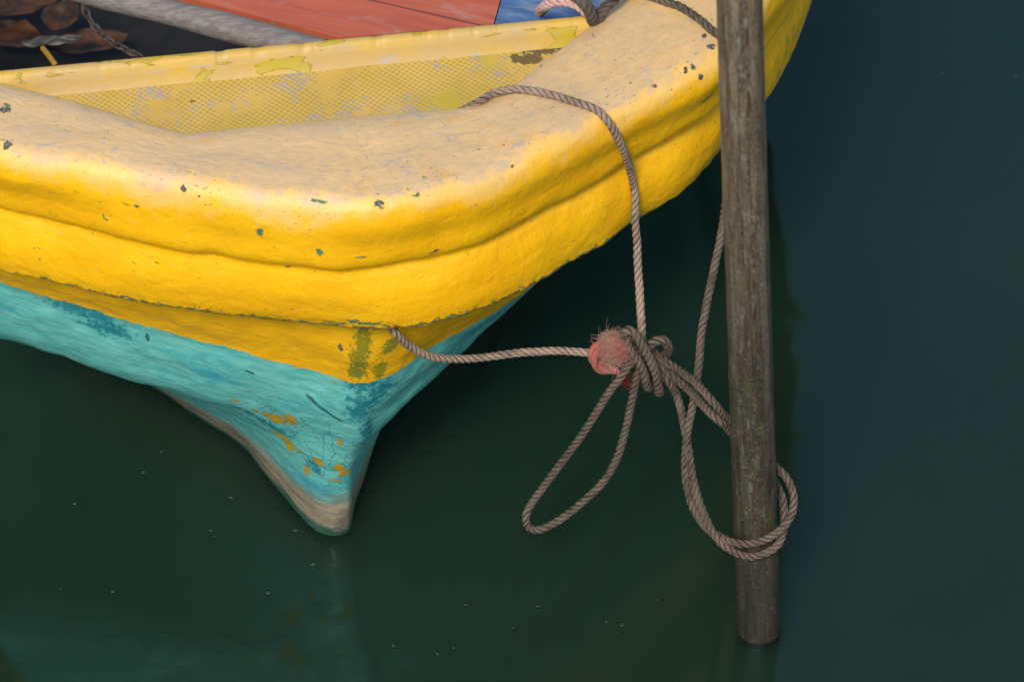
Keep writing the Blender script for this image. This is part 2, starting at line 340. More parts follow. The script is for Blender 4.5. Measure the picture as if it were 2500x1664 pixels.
CH = Rail(px([(-110, 772, .305), (0, 802, .30), (153, 852, .29), (298, 898, .28), (383, 921, .275), (517, 959, .265), (650, 994, .255), (770, 1030, .245), (850, 1055, .235), (890, 1056, .233), (915, 1034, .238), (956, 999, .25), (1078, 890, .29), (1178, 796, .31), (1278, 706, .33), (1345, 640, .345)], 0) + ext(CHEXT, .31))
wlL = px([(298, 898), (380, 948), (459, 1003), (530, 1050), (597, 1097), (640, 1146), (680, 1195), (730, 1256), (768, 1293)], 0)
wlR = []
for p in wlL[:-1]:
    f0 = Zp(812, 1305, 0)[:2]; r_ = np.array(p[:2]) - f0; q = f0 + AXD*(r_@AXD) - AXN*(r_@AXN)*.92; wlR.append((q[0], q[1], 0))
WL = Rail(wlL + px([(790, 1305), (812, 1309), (838, 1303), (856, 1288)], 0) + wlR + ext([(.07, .62), (.13, .9), (.13, 1.3), (.04, 2.0), (-.10, 2.7), (-.35, 3.2), (-.6, 3.25)], 0))

# angles sampled finely in front, coarsely behind
tt = np.linspace(0, 2*math.pi, 40001); P1 = to_xyz(tt, R1.R(tt), R1.Z(tt)); seg = np.linalg.norm(np.diff(P1, axis=0), axis=1)
vis = (P1[:-1, 1] < .62) & (P1[:-1, 0] > -.82); wgt = np.where(vis, 1/.0026, 1/.03)*seg
arc = np.concatenate([[0], np.cumsum(seg)]); dens = np.concatenate([[0], np.cumsum(wgt)]); NT = int(dens[-1])
TH = np.interp(np.arange(NT)/NT*dens[-1], dens, tt); ARC = np.interp(TH, tt, arc)
i0 = np.argmin(np.abs(ARC - np.interp(math.pi, tt, arc))); ARC = ARC - ARC[i0]     # u = 0 at the stem

def loft(ctrl, steps):
    """ctrl: list of (NT,3) control rings -> resampled grid with the same number of rows everywhere"""
    K = np.array(ctrl); Q = np.concatenate([2*K[:1]-K[1:2], K, 2*K[-1:]-K[-2:-1]]); rows = []
    for i in range(1, len(Q)-2):
        n = steps[i-1]; a, b, c, d = Q[i-1], Q[i], Q[i+1], Q[i+2]
        # centripetal-like tangents limited by the span
        L = lambda p, q: np.maximum(np.linalg.norm(q-p, axis=-1, keepdims=True), 1e-6)
        l0, l1, l2 = L(a, b), L(b, c), L(c, d)
        m1 = ((b-a)/l0*l1 + (c-b)/l1*l0)/(l0+l1)*l1; m2 = ((c-b)/l1*l2 + (d-c)/l2*l1)/(l1+l2)*l1
        for t in np.arange(n)/n:
            rows.append((2*t**3-3*t*t+1)*b + (t**3-2*t*t+t)*m1 + (-2*t**3+3*t*t)*c + (t**3-t*t)*m2)
    rows.append(K[-1]); return np.array(rows)
r1, r2, r4, ri = R1.R(TH), R2.R(TH), R4.R(TH), RI.R(TH)
def face(z):         # outer radius of the rim at height z
    a = np.clip((z-.603)/.122, 0, 1); b = np.clip((.603-z)/.108, 0, 1)
    return np.where(z > .603, r2+(r1-r2)*a, r2+(r4-r2)*b)
one = np.ones(NT)
gw = fbm(np.stack([ARC*9, one*0, one*0], -1), 1., 3, 3.); gd = 1 + .8*fbm(np.stack([ARC*5, one*3, one*0], -1), 1., 3, 9.)
prof = [(ri+.006, .672), (ri+.001, .714), (ri+.004, .727), (ri+.014, .7315), ((ri+r1)/2, .7330), (r1-.030, .7315), (r1-.010, .7270), (r1+.002, .7165), (r1+.0085, .697),
        (face(.655)+.013, .655), (face(.625)+.0125, .621+.004*gw), (r2+.0010*gd, .604+.006*gw), (face(.587)+.005, .588+.003*gw), (face(.564)+.010, .564), (face(.537)+.010, .537),
        (face(.512)+.006, .512), (r4-.001, .4965), (r4-.010, .4935), (r4-.058, .503)]
steps = [5, 6, 4, 28, 24, 8, 8, 12, 16, 12, 8, 8, 12, 12, 10, 6, 5, 10]
rings = [to_xyz(TH, r + 0*TH, z + 0*TH) for r, z in prof]
G = loft(rings, steps); NR = G.shape[0]
vlen = np.concatenate([[0], np.cumsum(np.linalg.norm(np.diff(G[:, i0], axis=0), axis=1))]); sh = sum(steps[:6]); vlen -= vlen[sh]
N_ = np.cross(np.roll(G, -1, 1)-np.roll(G, 1, 1), np.gradient(G, axis=0)); N_ /= np.linalg.norm(N_, axis=-1, keepdims=True)+1e-12
if N_[steps[0]+steps[1]+steps[2]+10, i0, 2] < 0: N_ = -N_
visc = np.repeat(((G[0, :, 1] < .8) & (G[0, :, 0] > -.9))[None], NR, 0).ravel()
Gf = G.reshape(-1, 3); Nf = N_.reshape(-1, 3); D = np.zeros(len(Gf)); idx = np.where(visc)[0]
VV = np.repeat(vlen[:, None], NT, 1).ravel(); UU = np.repeat(ARC[None], NR, 0).ravel()
pl = [(a*1., b*1., c*1.) for a, b, c in Gf[idx]]
D[idx] = .0022*fbm(pl, 9., 2, 2.) + .0004*fbm(pl, 45., 2, 5.)
edge = np.exp(-((VV-vlen[sum(steps[:16])])/.012)**2)
D[idx] += (.0015*fbm(pl, 50., 3, 8.))*edge[idx]
Gf = Gf + Nf*D[:, None]

# surface lookup: the point of the rim seen at a photo pixel
PJ, DZ = project(Gf)
def surf(x, y, off=0.):
    d = np.hypot(PJ[:, 0]-x, PJ[:, 1]-y); c = np.where(d < max(6., d.min()*1.3))[0]; k = c[np.argmin(DZ[c] + d[c]*.0005)]
    return Gf[k] + Nf[k]*off
def spot_uv(pj, dz, x, y):
    d = np.hypot(pj[:, 0]-x, pj[:, 1]-y); c = np.where(d < max(6., d.min()*1.3))[0]; return c[np.argmin(dz[c])]
def blobs(U_, V_, pj, dz, lst):
    out = np.zeros(len(U_))
    for x, y, a, b, rot in lst:     # a, b: half sizes in millimetres along the surface
        k = spot_uv(pj, dz, x, y); du = U_-U_[k]; dv = V_-V_[k]; c, s = math.cos(rot), math.sin(rot)
        q = ((du*c+dv*s)/(a*.001))**2 + ((-du*s+dv*c)/(b*.001))**2; out = np.maximum(out, np.exp(-q*.7))
    return out
dark_chips = [(930, 497, 8, 6, .5), (18, 350, 8, 7, 1.), (1718, 82, 7, 4, 0), (1735, 110, 8, 5, .3), (1716, 188, 5, 7, 0), (1690, 158, 4, 7, .5), (1675, 168, 3, 7, .8), (1598, 205, 4, 3, 0), (1168, 360, 4, 2, 0),
              (1312, 150, 3, 2, 0), (1255, 409, 3, 3, 0), (447, 462, 5, 6, 0), (484, 482, 3, 3, 0), (254, 538, 4, 2, 0), (1062, 618, 9, 3, -.3), (1318, 150, 4, 2, 0), (8, 262, 9, 13, .2)]
green_chips = [(632, 570, 6, 10, 0), (780, 620, 5, 8, 0), (252, 532, 2, 6, 0), (330, 505, 4, 5, .4), (305, 503, 9, 2, .3), (900, 795, 26, 5, 0), (860, 788, 12, 5, 0), (1020, 475, 6, 3, 0), (775, 488, 14, 3, .1), (1728, 245, 16, 6, -.6), (820, 792, 20, 4, 0), (15, 250, 6, 5, 0), (1540, 200, 3, 3, 0), (700, 655, 6, 2, 0), (880, 632, 10, 2, 0)]
chip = blobs(UU, VV, PJ, DZ, [(a, b, c*.8, d*.8, e) for a, b, c, d, e in dark_chips]); chg = blobs(UU, VV, PJ, DZ, [(a, b, c*.8, d*.7, e) for a, b, c, d, e in green_chips])
vbot = vlen[sum(steps[:16])]; vgr = vlen[sum(steps[:11])]
moss = np.clip((Gf[:, 0]-.30)/.08, 0, 1)*np.clip((.62-Gf[:, 2])/.08, .25, 1) + .45*np.clip((UU-.15)/.3, 0, 1)*np.clip((VV-vbot+.07)/.07, 0, 1)
boat = empty('boat', (-.25, 1.2, 0))
tag(boat, 'yellow and turquoise wooden boat with worn paint, its blunt bow towards us', 'boat')
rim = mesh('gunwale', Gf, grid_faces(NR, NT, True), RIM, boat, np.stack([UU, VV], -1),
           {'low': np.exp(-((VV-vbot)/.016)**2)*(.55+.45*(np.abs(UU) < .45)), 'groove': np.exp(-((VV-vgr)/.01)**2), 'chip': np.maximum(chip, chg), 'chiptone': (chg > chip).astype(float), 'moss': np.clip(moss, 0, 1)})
rim['label'] = 'thick rounded yellow gunwale with a faded top, sky sheen painted in'

# hull below the gunwale
h0 = r4 - .046
rb, zb, rc, zc, rw = B.R(TH), B.Z(TH), CH.R(TH), CH.Z(TH), WL.R(TH)
nose = np.exp(-((TH-math.pi)/.10)**2)
hp = [(h0, .512), (h0*.35+rb*.65+.004, .505*.35+zb*.65), (rb, zb), ((rb+rc)/2+.003, (zb+zc)/2), (rc+.001, zc+.010), (rc-.003, zc-.006), (rc*.62+rw*.38-.006, zc*.62), (rc*.25+rw*.75-.004, zc*.28), (rw, 0*rw), (rw-.03, -.06+0*rw), (rw*.6, -.2+0*rw)]
hs = [8, 10, 12, 12, 4, 14, 14, 10, 6, 3]
HG = loft([to_xyz(TH, r, z) for r, z in hp], hs); hn = HG.shape[0]; HF = HG.reshape(-1, 3)
hv = np.concatenate([[0], np.cumsum(np.linalg.norm(np.diff(HG[:, i0], axis=0), axis=1))])
HU = np.repeat(ARC[None], hn, 0).ravel(); HV = np.repeat(hv[:, None], NT, 1).ravel()
hvis = np.where((HF[:, 1] < .7) & (HF[:, 0] > -.9))[0]; hd = np.zeros(len(HF)); hd[hvis] = .003*fbm(HF[hvis].tolist(), 14., 3, 4.)
dxy = HF[:, :2]-CEN; HF[:, :2] += dxy/np.linalg.norm(dxy, axis=1, keepdims=True)*hd[:, None]
HU_ = HU*.75; bz = HF[:, 2] - np.tile(zb, hn)
hpj, hdz = project(HF)
att = {'bz': bz, 'hz': HF[:, 2],
       'ochre': blobs(HU, HV, hpj, hdz, [(672, 1025, 26, 12, .15), (705, 1028, 14, 14, .3), (690, 1072, 34, 8, .45), (705, 1090, 10, 14, 0), (770, 1125, 13, 10, .3), (745, 1150, 6, 14, 0), (830, 1145, 9, 14, .2), (845, 1155, 14, 9, -.5), (825, 1175, 12, 5, 0), (830, 1085, 5, 12, 0), (570, 981, 12, 3, .2), (620, 1004, 10, 3, .2), (810, 930, 6, 3, 0), (868, 1138, 5, 5, 0)]),
       'deepteal': blobs(HU, HV, hpj, hdz, [(890, 945, 45, 22, 0), (880, 1000, 32, 42, 0), (930, 960, 34, 30, 0), (900, 1050, 16, 30, 0), (660, 1045, 55, 14, .35), (600, 1010, 40, 8, .3), (200, 760, 90, 22, 0), (260, 800, 60, 22, 0), (150, 735, 60, 14, 0), (760, 1140, 16, 20, 0)])*.62,
       'crack': blobs(HU, HV, hpj, hdz, [(780, 1080, 90, 45, 0), (720, 1040, 70, 30, 0), (850, 1150, 50, 40, 0)]),
       'stemgreen': blobs(HU, HV, hpj, hdz, [(885, 830, 11, 40, 0), (880, 880, 14, 40, 0), (870, 915, 16, 16, 0), (925, 905, 10, 24, 0), (955, 840, 12, 20, .5)]),
       'slit': blobs(HU, HV, hpj, hdz, [(755, 975, 9, 3, .5), (785, 1000, 22, 3, .5), (820, 1022, 14, 2.5, .4), (605, 908, 12, 2.5, .3), (355, 822, 3, 8, 0), (830, 857, 4, 3, .6)])}
hull = mesh('hull', HF, grid_faces(hn, NT, True), HULL, boat, np.stack([HU, HV], -1), att)
hull['label'] = 'yellow topside band over turquoise lower hull with flaking paint'

# foredeck, coaming, inside of the boat
cl, cr_ = Zp(-30, 172, .737), Zp(1500, 28, .737)
dirc = (cr_-cl); dirc /= np.linalg.norm(dirc); per = np.array([dirc[1], -dirc[0], 0])    # towards the bow
L0, L1 = cl - dirc*.16, cr_ + dirc*.05
nu = 500; s_ = np.linspace(0, 1, nu)[:, None]; line = L0 + (L1-L0)*s_; sl_ = s_[:, 0]*np.linalg.norm(L1-L0)
chipz = np.array([.0035*min(0, mn.fractal(Vector((a*38, 0, 3)), .7, 2.2, 4)+.15) for a in sl_])
cp = [(.0, .42), (.0, .729), (.001, .735), (.005, .7372), (.010, .736), (.014, .732), (.019, .722), (.023, .712), (.030, .705)]
CV = np.concatenate([line*[1, 1, 0] + per*o + np.array([0, 0, z]) + (np.outer(chipz, [0, 0, 1]) if .727 < z else 0) for o, z in cp]); nc_ = len(cp)
CU = np.stack([np.tile(sl_, nc_), np.repeat(np.cumsum([0, .3, .014, .014, .014, .01, .03, .017, .013]), nu)], -1)
cv_ = CV[:, :2]-CEN; ct2 = np.mod(np.arctan2(cv_@AXN, -(cv_@AXD))+math.pi, 2*math.pi); CV[:, 2] = np.where(np.hypot(cv_[:, 0], cv_[:, 1]) > RI.R(ct2)+.006, np.minimum(CV[:, 2], .722), CV[:, 2])
cf_ = grid_faces(nc_, nu)
coam = mesh('coaming', CV, cf_, COAM, boat, CU); coam['label'] = 'raised yellow cross coaming with olive patches of bare undercoat'
# foredeck sheet, from the coaming foot to under the gunwale
rows = 70; base = line*[1, 1, 0] + per*.026
Vd = []; 
for j in range(rows):
    q = j/(rows-1)*.23; zz = .7075 - .010*math.sin(j/(rows-1)*math.pi*.5); Vd.append(base + per*q + np.array([0, 0, zz]))
Vd = np.concatenate(Vd); FU = np.stack([np.tile(sl_, rows), np.repeat(np.arange(rows)/(rows-1)*.23, nu)], -1)
dd = Vd[:, :2]-CEN; th_ = np.mod(np.arctan2(dd@AXN, -(dd@AXD))+math.pi, 2*math.pi); keep = np.hypot(dd[:, 0], dd[:, 1]) < RI.R(th_)+.03
ff = grid_faces(rows, nu); ff = ff[keep[ff].all(1)]
Vd[:, 2] += .0012*fbm(Vd.tolist(), 12., 2, 6.)
fpj, fdz = project(Vd)
fore = mesh('foredeck', Vd, ff, FORE, boat, FU, {'dark': blobs(FU[:, 0], FU[:, 1], fpj, fdz, [(1330, 108, 34, 14, 0), (1290, 140, 22, 14, 0), (1255, 132, 8, 8, 0), (1350, 102, 14, 10, 0), (470, 243, 6, 3, 0)])})
fore['label'] = 'recessed foredeck showing its woven fibreglass texture'
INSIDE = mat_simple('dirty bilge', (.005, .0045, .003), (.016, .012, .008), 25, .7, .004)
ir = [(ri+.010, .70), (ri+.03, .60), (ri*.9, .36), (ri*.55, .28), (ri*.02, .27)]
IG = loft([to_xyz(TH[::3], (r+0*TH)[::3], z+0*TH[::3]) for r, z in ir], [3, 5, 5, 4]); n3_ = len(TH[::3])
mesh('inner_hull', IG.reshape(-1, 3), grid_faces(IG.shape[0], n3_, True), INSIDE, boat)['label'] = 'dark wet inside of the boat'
# painted boards behind the coaming
def board(name, quad, z, th, mat, label, parent=None):
    c = [np.array(Zp(x, y, z)) for x, y in quad]; n = 24
    V = []; U = []
    for j in range(n):
        for i in range(n):
            a, b = i/(n-1), j/(n-1); p = (c[0]*(1-a)+c[1]*a)*(1-b) + (c[3]*(1-a)+c[2]*a)*b
            V.append(p); U.append((p[0]*.94-p[1]*.34, p[0]*.34+p[1]*.94))
    V = np.array(V); k = len(V); V2 = V - [0, 0, th]; Fc = grid_faces(n, n).tolist(); Fc += [[a+k for a in f[::-1]] for f in Fc]
    ring = list(range(n)) + [n*r+n-1 for r in range(1, n)] + [n*(n-1)+i for i in range(n-2, -1, -1)] + [n*r for r in range(n-2, 0, -1)]
    for a, b in zip(ring, ring[1:]+ring[:1]): Fc.append([a, b, b+k, a+k])
    o = mesh(name, np.vstack([V, V2]), Fc, mat, parent, np.array(U+U), smooth=False); o['label'] = label; return o
def mat_board(name, c1, c2, worn):
    m = M(name); g = m.noise(m.uv(6, 60), 1.2, 6, .65, .4); col = m.mix(m.rng(g, .35, .65), c1, c2)
    col = m.mix(m.mul(m.rng(m.noise(m.uv(5, 16), 1.6, 6, .7, .4), .50, .66), .75), col, worn)
    seam = m.rng(m.math('ABSOLUTE', m.math('SUBTRACT', m.sep(m.uv(), 1), .205)), .0025, .001); col = m.mix(m.mul(seam, .8), col, (.08, .03, .02))
    return m.fin(col, .6, m.bump(g, .001, .7))
board('thwart', [(420, -12), (850, 100), (1262, 58), (1300, -290)][0:4] and [(350, -32), (830, 92), (1204, 62), (1290, -250)], .66, .03, mat_board('red board paint', (.52, .115, .055), (.42, .085, .045), (.40, .25, .20)), 'red painted board behind the coaming', boat)
board('side_bench', [(1207, 62), (1560, 30), (1620, -260), (1293, -250)], .658, .03, mat_board('blue board paint', (.06, .14, .30), (.05, .11, .24), (.22, .27, .33)), 'blue painted board beside the red one', boat)

# ------------------------------------------------------------------ tubes and ropes
def frames(P):
    T = np.gradient(P, axis=0); T /= np.linalg.norm(T, axis=1, keepdims=True)
    n = np.cross(T[0], [0.13, .9, .4]); n /= np.linalg.norm(n); Ns = [n]
    for i in range(1, len(P)):
        v = Ns[-1] - T[i]*(Ns[-1]@T[i]); Ns.append(v/np.linalg.norm(v))
    Ns = np.array(Ns); return T, Ns, np.cross(T, Ns)
def tube(P, rad, k=8, caps=True):
    T, Nn, Bn = frames(P); a = np.arange(k)/k*2*math.pi; rad = np.broadcast_to(rad, len(P))
    V = P[:, None] + rad[:, None, None]*(np.cos(a)[None, :, None]*Nn[:, None] + np.sin(a)[None, :, None]*Bn[:, None])
    Fc = grid_faces(len(P), k, True).tolist(); V = V.reshape(-1, 3)
    if caps: Fc.append(list(range(k))[::-1]); Fc.append([len(V)-k+i for i in range(k)])
    s = np.concatenate([[0], np.cumsum(np.linalg.norm(np.diff(P, axis=0), axis=1))])
    return V, Fc, np.stack([np.repeat(s, k), np.tile(np.arange(k)/k, len(P))], -1)
RR0 = .0057
class Acc:
    def __init__(s): s.V, s.F, s.U, s.n, s.a = [], [], [], 0, []
    def add(s, V, Fc, U, cen=None, cr=RR0):
        s.a.append(np.ones(len(V)) if cen is None else np.linalg.norm(V-np.repeat(cen, len(V)//len(cen), 0), axis=1)/cr); s.V.append(V); s.F += [[i+s.n for i in f] for f in Fc]; s.U.append(U); s.n += len(V)
    def build(s, name, mat, parent=None): return mesh(name, np.vstack(s.V), s.F, mat, parent, np.vstack(s.U), {'dep': np.concatenate(s.a)})
RR = .0057
def rope(name, pts, mat, parent=None, R=RR, fuzz=1., lay=.029, flat=1., step=.0024):
    P = crom(pts, step, True); 
    L = np.concatenate([[0], np.cumsum(np.linalg.norm(np.diff(P, axis=0), axis=1))]); s = np.arange(0, L[-1], step); P = np.stack([np.interp(s, L, P[:, i]) for i in range(3)], -1)
    for _ in range(2): P[1:-1] = (P[:-2] + 2*P[1:-1] + P[2:])/4
    P[1:-1] += (fbm(P[1:-1].tolist(), 22., 2, 1.)[:, None]*.0008)*np.array([1, .5, 1])
    T, Nn, Bn = frames(P); A = Acc(); vr = 1 + .06*np.array([mn.noise(Vector((x*30, 1.3, 0))) for x in s])
    for k in range(3):
        ph = 2*math.pi*(s/lay + k/3); off = np.cos(ph)[:, None]*Nn + np.sin(ph)[:, None]*Bn
        A.add(*tube(P + off*(R*.43*vr)[:, None], R*.585*vr, 12), P, R)
    if fuzz:
        for _ in range(int(len(s)*.55*fuzz)):
            i = random.randrange(2, len(s)-2); a = random.random()*6.28; d = math.cos(a)*Nn[i] + math.sin(a)*Bn[i]
            l = random.uniform(.0012, .0045); t = T[i]*random.uniform(-1, 1); p0 = P[i] + d*R*.86; p1 = p0 + (d*.7 + t)*l*.6; p2 = p1 + (d*.6 + t*1.2 + np.array([0, 0, random.uniform(-.6, .4)]))*l*.5
            A.add(*tube(np.array([p0, p1, p2]), np.array([.00022, .0002, .00008]), 3, False))
    return A.build(name, mat, parent)
def low_px(l, _=0): return [tuple(Zp(a[0], a[1], a[2]-.012)) for a in l]  # a little lower
def Yl(l): return [Yp(*a) for a in l]

# pole
pb = Zp(1853, 1541, 0); pYc = pb[1] + 0.0
pt = Yp(1805, 0, pYc); pdir = (pt-pb)/(pt-pb)[2]
pa, pz = pb + pdir*-.6, pb + pdir*1.75
def pw(P): _, d = project(P[None]); return d[0]/F_PX
PR = 53.5*pw(pb)
zs = np.linspace(-.6, 1.75, 700); PP = pb + pdir*zs[:, None]
PP[:, 0] += .0016*np.array([mn.noise(Vector((0, 0, a*4))) for a in zs])
V, Fc, U = tube(PP, PR*(1.0 - .075*np.clip(zs, 0, 1.3)/1.2) + .0006*np.array([mn.fractal(Vector((3, 0, a*22)), .7, 2, 4) for a in zs]), 64)
ang = (U[:, 1]-.0); U = np.stack([0*U[:, 0], U[:, 0]-.6], -1)
d_ = V - np.repeat(PP, 64, 0); U[:, 0] = np.arctan2(d_[:, 0], -d_[:, 1])*PR
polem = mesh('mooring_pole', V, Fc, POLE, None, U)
tag(polem, 'weathered grey brown round pole standing in the water beside the boat', 'pole')
def pole_c(z): return pb + pdir*z
def on_pole(x, y, ang_, off=RR):           # point on the pole's surface seen near row y
    z = Yp(x, y, pYc)[2]; c = pole_c(z); return c
# ropes ----------------------------------------------------------------------------
kc = surf(1549, 500, RR*1.0); YC = kc[1] - .002; YK = -.105
a_deck = [Yp(1118, 262, surf(1150, 248)[1]+.012) - [0, 0, .01], surf(1168, 236, RR*.9), surf(1205, 222, RR*1.05), surf(1262, 222, RR), surf(1330, 232, RR), surf(1400, 249, RR), surf(1452, 274, RR), surf(1488, 306, RR), surf(1513, 348, RR), surf(1528, 392, RR), surf(1537, 440, RR*1.3), surf(1545, 490, RR*1.2)]
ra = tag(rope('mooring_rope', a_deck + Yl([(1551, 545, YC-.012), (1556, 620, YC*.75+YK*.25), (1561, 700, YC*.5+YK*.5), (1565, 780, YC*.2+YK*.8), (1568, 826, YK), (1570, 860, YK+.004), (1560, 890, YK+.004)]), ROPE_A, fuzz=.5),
         'tan twisted rope draped over the bow gunwale and hanging straight down to the knot', 'rope')
YB = -.06
bo = empty('mooring_rope', Yp(1453, 870, YB+.04))
tag(bo, 'tan rope from under the bow ending in a frayed red tuft', 'rope')
rope('rope_line', [Yp(925, 775, -.135), Yp(945, 790, -.155), Yp(970, 814, -.165), Yp(994, 840, -.160), Yp(1028, 862, -.150)] + Yl([(1078, 875, -.135), (1140, 876, -.118), (1200, 869, -.108), (1260, 862, -.108), (1330, 857, -.11), (1398, 857, -.112), (1450, 862, YK-.01)]), ROPE_A, bo, fuzz=.5)
PINK = mat_simple('pink and red rope end', (.30, .20, .13), (.36, .05, .045), 34, .8, .001)
rope('end_knot', Yl([(1484, 862, YK+.002), (1470, 845, YK-.008), (1456, 846, YK-.014), (1450, 866, YK-.018), (1457, 888, YK-.018), (1474, 900, YK-.016), (1492, 899, YK-.012), (1502, 886, YK)]), PINK, bo, R=.0080, fuzz=1.2, lay=.11)
rope('end_strand', Yl([(1484, 885, YK-.016), (1500, 900, YK-.018), (1512, 912, YK-.014)]), mat_simple('red rope strand', (.62, .03, .03), (.70, .30, .26), 60, .8, .001), bo, R=.0042, fuzz=.8)
tc = Yp(1499, 850, YK-.016); FP = mat_simple('faded pink fibre', (.48, .20, .16), (.42, .28, .20), 40, .8, 0); FR = mat_simple('red fibre', (.50, .025, .02), (.48, .10, .07), 40, .8, 0)
cr_v = []; 
for i in range(20):
    for j in range(24):
        a = math.pi*i/19; b = 2*math.pi*j/24; d = Vector((math.sin(a)*math.cos(b), math.sin(a)*math.sin(b), math.cos(a))); r = .0168*(1+.22*mn.noise(d*2.3)+.12*mn.noise(d*7)); cr_v.append(tc + np.array(d)*[r, r, r*1.15])
mesh('tuft_core', cr_v, grid_faces(20, 24, True), mat_simple('matted pink fibre', (.42, .05, .045), (.34, .13, .10), 170, .9, .003), bo)
def hairs(name, n, mat, c, rmin, rmax, ln, rad, bias=(0, 0, 0)):
    A = Acc()
    for _ in range(n):
        d = rng.normal(size=3); d /= np.linalg.norm(d); d = d*[1, 1, 1.1] + np.array(bias)*random.random(); d = d/max(1., np.linalg.norm(d))
        p = c + d*random.uniform(rmin, rmax); v = np.cross(d, rng.normal(size=3)); v /= np.linalg.norm(v); v = v + d*random.uniform(-.1, .45); pts = [p]; l = random.uniform(.4, 1)*ln
        for k in range(5): v = v + rng.normal(size=3)*.20 - d*.16; v /= np.linalg.norm(v); pts.append(pts[-1] + v*l/5)
        A.add(*tube(np.array(pts), np.linspace(rad, rad*.5, 6), 3, False))
    return A.build(name, mat, bo)
hairs('fibre_tuft', 1100, FP, tc, .014, .0235, .026, .00030); hairs('fibre_tuft', 700, FR, tc + [.001, -.001, -.002], .013, .0195, .018, .00034)
hairs('fibre_tuft', 150, FP, tc + [-.001, 0, .002], .013, .020, .034, .00026, (-.8, 0, 1.3))
hairs('fibre_tuft', 70, FR, Yp(1528, 926, YK+.006), .001, .009, .016, .00035)
hairs('fibre_tuft', 14, mat_simple('yellow fibre', (.75, .50, .02), (.6, .4, .02), 40, .8, 0), tc + [-.002, -.004, -.004], .018, .021, .006, .0006)

YF = YK - .022
co = empty('mooring_rope', Yp(1600, 900, YK))
tag(co, 'weathered shade-darkened brown rope tied in a knot with hanging loops and passed round the pole', 'rope')
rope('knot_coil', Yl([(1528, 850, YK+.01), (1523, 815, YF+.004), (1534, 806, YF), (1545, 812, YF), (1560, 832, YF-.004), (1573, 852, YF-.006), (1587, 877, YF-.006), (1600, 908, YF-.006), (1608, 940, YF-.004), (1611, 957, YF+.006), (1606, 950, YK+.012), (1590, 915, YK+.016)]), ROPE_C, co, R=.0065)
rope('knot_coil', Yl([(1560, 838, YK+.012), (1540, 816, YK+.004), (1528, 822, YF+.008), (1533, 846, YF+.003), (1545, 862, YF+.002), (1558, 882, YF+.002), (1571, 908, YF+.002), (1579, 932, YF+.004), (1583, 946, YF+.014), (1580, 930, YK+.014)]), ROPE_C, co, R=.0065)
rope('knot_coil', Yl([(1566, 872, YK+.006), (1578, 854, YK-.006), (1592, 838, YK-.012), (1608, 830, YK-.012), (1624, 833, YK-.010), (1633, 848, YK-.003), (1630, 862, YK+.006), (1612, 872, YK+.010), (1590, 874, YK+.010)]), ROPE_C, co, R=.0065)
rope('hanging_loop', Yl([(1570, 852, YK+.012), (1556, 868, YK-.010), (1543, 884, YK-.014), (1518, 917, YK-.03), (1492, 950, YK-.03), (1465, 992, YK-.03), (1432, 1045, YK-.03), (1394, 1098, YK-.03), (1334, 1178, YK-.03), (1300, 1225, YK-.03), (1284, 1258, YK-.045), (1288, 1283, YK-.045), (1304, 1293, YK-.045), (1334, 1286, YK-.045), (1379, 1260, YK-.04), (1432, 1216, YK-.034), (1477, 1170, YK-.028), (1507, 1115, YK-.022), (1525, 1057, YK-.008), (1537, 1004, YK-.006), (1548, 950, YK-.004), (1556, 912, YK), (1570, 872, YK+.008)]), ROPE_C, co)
YPb = pYc + PR + RR                 # just behind the pole
YPf = pYc - PR - RR*1.05
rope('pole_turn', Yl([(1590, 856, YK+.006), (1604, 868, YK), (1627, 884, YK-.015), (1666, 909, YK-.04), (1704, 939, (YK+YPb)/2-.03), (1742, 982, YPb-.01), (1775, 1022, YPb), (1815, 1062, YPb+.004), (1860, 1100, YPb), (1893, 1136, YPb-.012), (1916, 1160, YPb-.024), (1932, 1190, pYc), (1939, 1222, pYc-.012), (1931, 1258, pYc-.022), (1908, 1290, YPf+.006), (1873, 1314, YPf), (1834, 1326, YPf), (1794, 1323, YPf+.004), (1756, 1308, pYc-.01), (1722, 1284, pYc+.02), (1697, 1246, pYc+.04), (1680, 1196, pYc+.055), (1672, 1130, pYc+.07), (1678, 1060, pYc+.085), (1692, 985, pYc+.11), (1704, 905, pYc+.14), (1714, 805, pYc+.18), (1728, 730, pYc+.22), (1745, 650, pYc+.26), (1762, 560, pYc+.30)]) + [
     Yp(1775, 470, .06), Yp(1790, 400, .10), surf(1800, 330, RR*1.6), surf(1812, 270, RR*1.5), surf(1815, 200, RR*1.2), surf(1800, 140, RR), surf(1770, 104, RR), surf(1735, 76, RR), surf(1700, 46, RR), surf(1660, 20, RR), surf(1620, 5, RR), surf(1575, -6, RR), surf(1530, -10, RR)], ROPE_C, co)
rope('pole_turn', Yl([(1592, 868, YK), (1608, 886, YK-.006), (1637, 912, YK-.02), (1675, 946, YK-.04), (1713, 984, (YK+YPb)/2-.03), (1752, 1024, YPb-.01), (1782, 1052, YPb), (1820, 1092, YPb+.01), (1865, 1140, YPb+.008), (1893, 1180, YPb-.008), (1908, 1212, YPb-.02), (1915, 1244, pYc), (1914, 1290, pYc-.016), (1900, 1328, YPf+.006), (1862, 1352, YPf), (1822, 1357, YPf), (1782, 1340, YPf+.004), (1745, 1304, pYc-.015), (1715, 1246, pYc+.01), (1694, 1172, pYc+.04), (1680, 1095, pYc+.075), (1672, 1040, pYc+.10), (1663, 1000, pYc+.13), (1651, 962, YK-.01), (1636, 935, YK-.02), (1618, 912, YK-.014), (1600, 890, YK-.004)]), ROPE_C, co)

